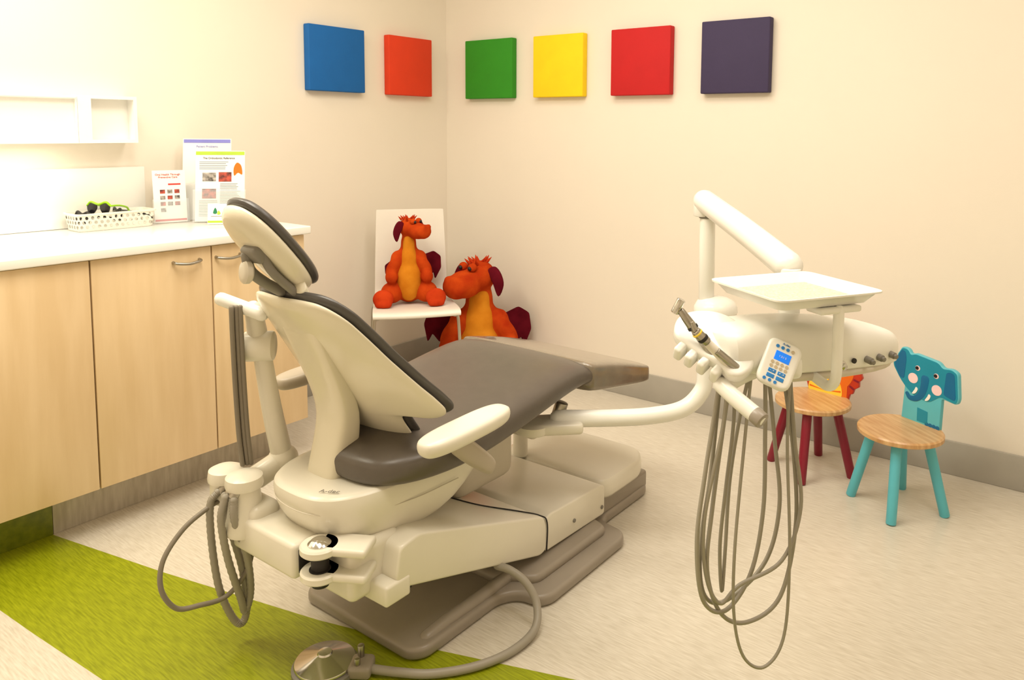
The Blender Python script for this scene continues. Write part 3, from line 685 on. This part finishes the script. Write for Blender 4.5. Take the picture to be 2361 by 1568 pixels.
h3=hp((2.462,-1.740,.866),(2.508,-1.690,.806),.0095,M_steel,"handpiece")
# keypad
KN=(-fwd*.86+Z1*.51).normalized();KU0=(fwd*.51+Z1*.86).normalized()
an=math.radians(-26);KR=rgt*math.cos(an)+KU0*math.sin(an);KU=KU0*math.cos(an)-rgt*math.sin(an)
KM=frame(V((2.577,-1.632,.813)),KR,KU,KN)@Matrix.Scale(.97,4)
ko=round_poly([(-.037,-.054),(.037,-.054),(.039,.052),(-.039,.052)],.022,7)
kp=prism("keypad",ko,.020,M_white,du,M=KM,bev=.008,seg=4,z0=-.009)
KF=KM@Matrix.Translation(V((0,0,.0112)))
rbox("screen",(.034,.021,.0015),(.001,.014,0),M_lcd,kp,M=KF,bev=.0004)
text("screen_text","1 2:1 5",.006,M_top,kp,KF@Matrix.Translation(V((.001,.014,.001))))
for i in range(4): lathe("button",[(.0038,0),(.0038,.001)],M_btn if i==3 else M_blue,kp,(-.017+.0115*i,.034,0),(0,0,1),14,M=KF)
for r in range(2):
    for i in range(4): lathe("button",[(.0036,0),(.0036,.001)],M_btn,kp,(-.016+.0107*i,-.003-.009*r,0),(0,0,1),14,M=KF)
for x,y in((-.010,-.0225),(.011,-.0225),(-.010,-.034),(.011,-.034)):
    rbox("button",(.017,.0085,.0016),(x,y,0),M_blue,kp,M=KF,bev=.0007)
text("button_mark","- .+",.007,M_top,kp,KF@Matrix.Translation(V((-.010,-.0225,.0012))))
text("button_mark","+ .+",.007,M_top,kp,KF@Matrix.Translation(V((.011,-.0225,.0012))))
for x in(-.02,-.008,.004): lathe("button",[(.0036,0),(.0036,.001)],M_blue,kp,(x,-.044,0),(0,0,1),14,M=KF)
text("lettering","A-dec",.007,M_blue,kp,KF@Matrix.Translation(V((.0,.0435,.0005))))
rbox("keypad_bracket",(.04,.06,.05),(2.585,-1.58,.80),M_white,du,rot=(0,0,.6),bev=.015)
# handle
tube("handle",[(2.478,-1.700,.768),(2.52,-1.712,.748),(2.570,-1.720,.724)],.0175,M_white,du,n=20)
cyl("handle_cap",(2.560,-1.7185,.729),(2.582,-1.724,.719),.0174,M_taupe,du)
tube("handle",[(2.49,-1.69,.77),(2.505,-1.65,.78),(2.52,-1.60,.785)],.018,M_white,du,n=16)
# tray
TA=V((.857,-.515,0));TB=V((.515,.857,0));TM=frame(V((2.562,-1.512,.938)),TA,TB,Z1)
def trect(a,b,z,c): return [V((x,y,z)) for x,y in round_poly([(-a,-b),(a,-b),(a,b),(-a,b)],c,4)]
tr0=loft("tray",[trect(.094,.109,-.004,.02),trect(.101,.116,-.004,.02),trect(.121,.134,.018,.028),trect(.129,.142,.020,.03),trect(.129,.142,.0235,.03),trect(.119,.133,.022,.028),trect(.101,.116,.001,.02),trect(.094,.109,0,.02)],M_white,du,M=TM,sub=0)
rbox("tray_mat",(.190,.218,.0045),(0,0,.0025),M_mat,tr0,M=TM,bev=.0008,seg=1)
rbox("tray_bracket",(.05,.11,.014),(2.655,-1.528,.925),M_white,du,rot=(0,0,-.54),bev=.005)
tube("tray_support",[(2.668,-1.535,.925),(2.668,-1.535,.86),(2.668,-1.535,.79),(2.662,-1.532,.763),(2.645,-1.522,.752),(2.61,-1.505,.762)],.0115,M_white,du,n=18)
rbox("tray_bracket",(.03,.03,.07),(2.50,-1.36,.905),M_white,du,bev=.005)
# hanging hoses
O=V((2.523,-1.621,0))
def hose(P,r,m=M_hose):
    L=[]
    for u,z,v in P: L.append(O+rgt*(u*1.14 if u>0 else u)+fwd*v+V((0,0,z-(.012 if z<.3 else 0))))
    tube("hose",L,r,m,du,n=12,sub=10)
hose([(-.075,.79,0),(-.082,.72,0),(-.105,.56,-.01),(-.121,.41,-.02),(-.105,.29,-.02),(-.05,.252,0),(.01,.31,.03),(.035,.45,.05),(.036,.62,.06),(.033,.74,.06),(.03,.78,.06)],.0048)
hose([(-.07,.79,.02),(-.078,.70,.01),(-.090,.54,.01),(-.110,.38,.0),(-.095,.28,.01),(-.04,.258,.03),(.045,.32,.06),(.072,.45,.07),(.06,.60,.08),(.045,.74,.08),(.042,.78,.08)],.0048)
hose([(-.05,.78,.01),(-.062,.68,.01),(-.085,.48,.0),(-.095,.34,-.01),(-.06,.245,0),(.005,.212,.02),(.075,.255,.05),(.106,.40,.07),(.100,.56,.08),(.078,.72,.08),(.068,.78,.08)],.0048)
hose([(-.04,.78,.02),(-.040,.66,.02),(-.052,.52,.02),(-.062,.38,.02),(-.055,.285,.02),(-.048,.36,.03),(-.040,.52,.04),(-.02,.66,.05),(.0,.77,.05)],.0042)
hose([(-.012,.78,-.01),(-.020,.66,-.01),(-.038,.40,-.02),(-.035,.25,-.02),(-.010,.155,-.02),(.035,.128,-.01),(.075,.19,.01),(.085,.36,.03),(.078,.60,.05),(.082,.74,.06),(.09,.78,.06)],.0036)
hose([(-.06,.79,-.01),(-.070,.66,-.01),(-.105,.46,-.015),(-.098,.33,-.015),(-.065,.275,-.01),(-.02,.30,0),(.07,.34,.03),(.112,.45,.06),(.098,.60,.07),(.085,.74,.07),(.085,.78,.07)],.0044)

# ------------------------------------------------------------ foot control
fcn=thing("foot_control","round chrome dental foot control disc with grey hose on the floor","foot pedal",(1.66,-2.10,0))
lathe("pedal_base",[(.070,.001),(.078,.004),(.078,.016),(.072,.020),(.03,.02)],M_grey,fcn,(1.66,-2.10,0),(0,0,1),48)
lathe("pedal_disc",[(.060,.020),(.0712,.022),(.072,.025),(.0705,.028),(.018,.045),(.016,.049),(.006,.050),(.001,.050)],M_chrome,fcn,(1.66,-2.10,0),(0,0,1),56)
rbox("pedal_housing",(.055,.06,.032),(1.738,-2.055,.018),M_taupe,fcn,rot=(0,0,.6),bev=.01)
cyl("pedal_lever",(1.725,-2.045,.03),(1.725,-2.045,.062),.008,M_steel,fcn)
cyl("pedal_lever",(1.742,-2.07,.03),(1.742,-2.07,.05),.007,M_steel,fcn)
tube("hose",[(1.755,-2.047,.016),(1.82,-2.01,.013),(1.885,-1.965,.0115),(1.95,-1.885,.0115),(1.985,-1.79,.0115),(1.985,-1.70,.02),(1.955,-1.655,.055),(1.915,-1.65,.095),(1.87,-1.66,.118),(1.83,-1.67,.122)],.0105,M_hose,fcn,n=14)

# ------------------------------------------------------------ lights
def area(name,loc,sx,sy,w,c,rot=(0,0,0)):
    l=bpy.data.lights.new(name,'AREA');l.shape='RECTANGLE';l.size=sx;l.size_y=sy;l.energy=w;l.color=c
    o=bpy.data.objects.new(name,l);o.location=loc;o.rotation_euler=rot;COL.objects.link(o)
area("ceiling_light_counter",(.55,-2.75,2.55),.5,1.0,27,(1,.93,.75))
area("ceiling_light_main",(1.7,-2.3,2.57),1.2,.6,32,(1,.925,.79))
area("corner_fill_light",(1.5,-1.2,2.57),1.0,.6,15,(1,.925,.79))  # added fill lamp, only there to lift the dim corner
area("ceiling_light_far",(3.0,-1.5,2.57),1.2,.6,16,(1,.91,.82))
area("under_shelf_light",(.10,-2.40,1.22),.06,.8,1.1,(1,.95,.78))
w=bpy.data.worlds.new("w");scene.world=w;w.use_nodes=True
w.node_tree.nodes["Background"].inputs[0].default_value=(1,.92,.8,1);w.node_tree.nodes["Background"].inputs[1].default_value=.3

# ------------------------------------------------------------ camera
f,Px,Py,t,r,yaw,cx,cy_=[1779.20958, 1300.81055, 465.51439, 0.09389, 0.00856, 0.62847, 3.13933, -3.17583]
Fw=V((-math.sin(yaw),math.cos(yaw),0));Rt=V((math.cos(yaw),math.sin(yaw),0));Up=V((0,0,1))
z=Fw*math.cos(t)-Up*math.sin(t);y=Up*math.cos(t)+Fw*math.sin(t)
x2=Rt*math.cos(r)+y*math.sin(r);y2=y*math.cos(r)-Rt*math.sin(r)
cd=bpy.data.cameras.new("camera");cam=bpy.data.objects.new("camera",cd);COL.objects.link(cam)
cam.matrix_world=frame((cx,cy_,1.3),x2,y2,-z)
cd.sensor_width=36;cd.lens=f*36/2361;cd.shift_x=-(Px-1180.5)/2361;cd.shift_y=-(784-Py)/2361;cd.clip_start=.02
scene.camera=cam
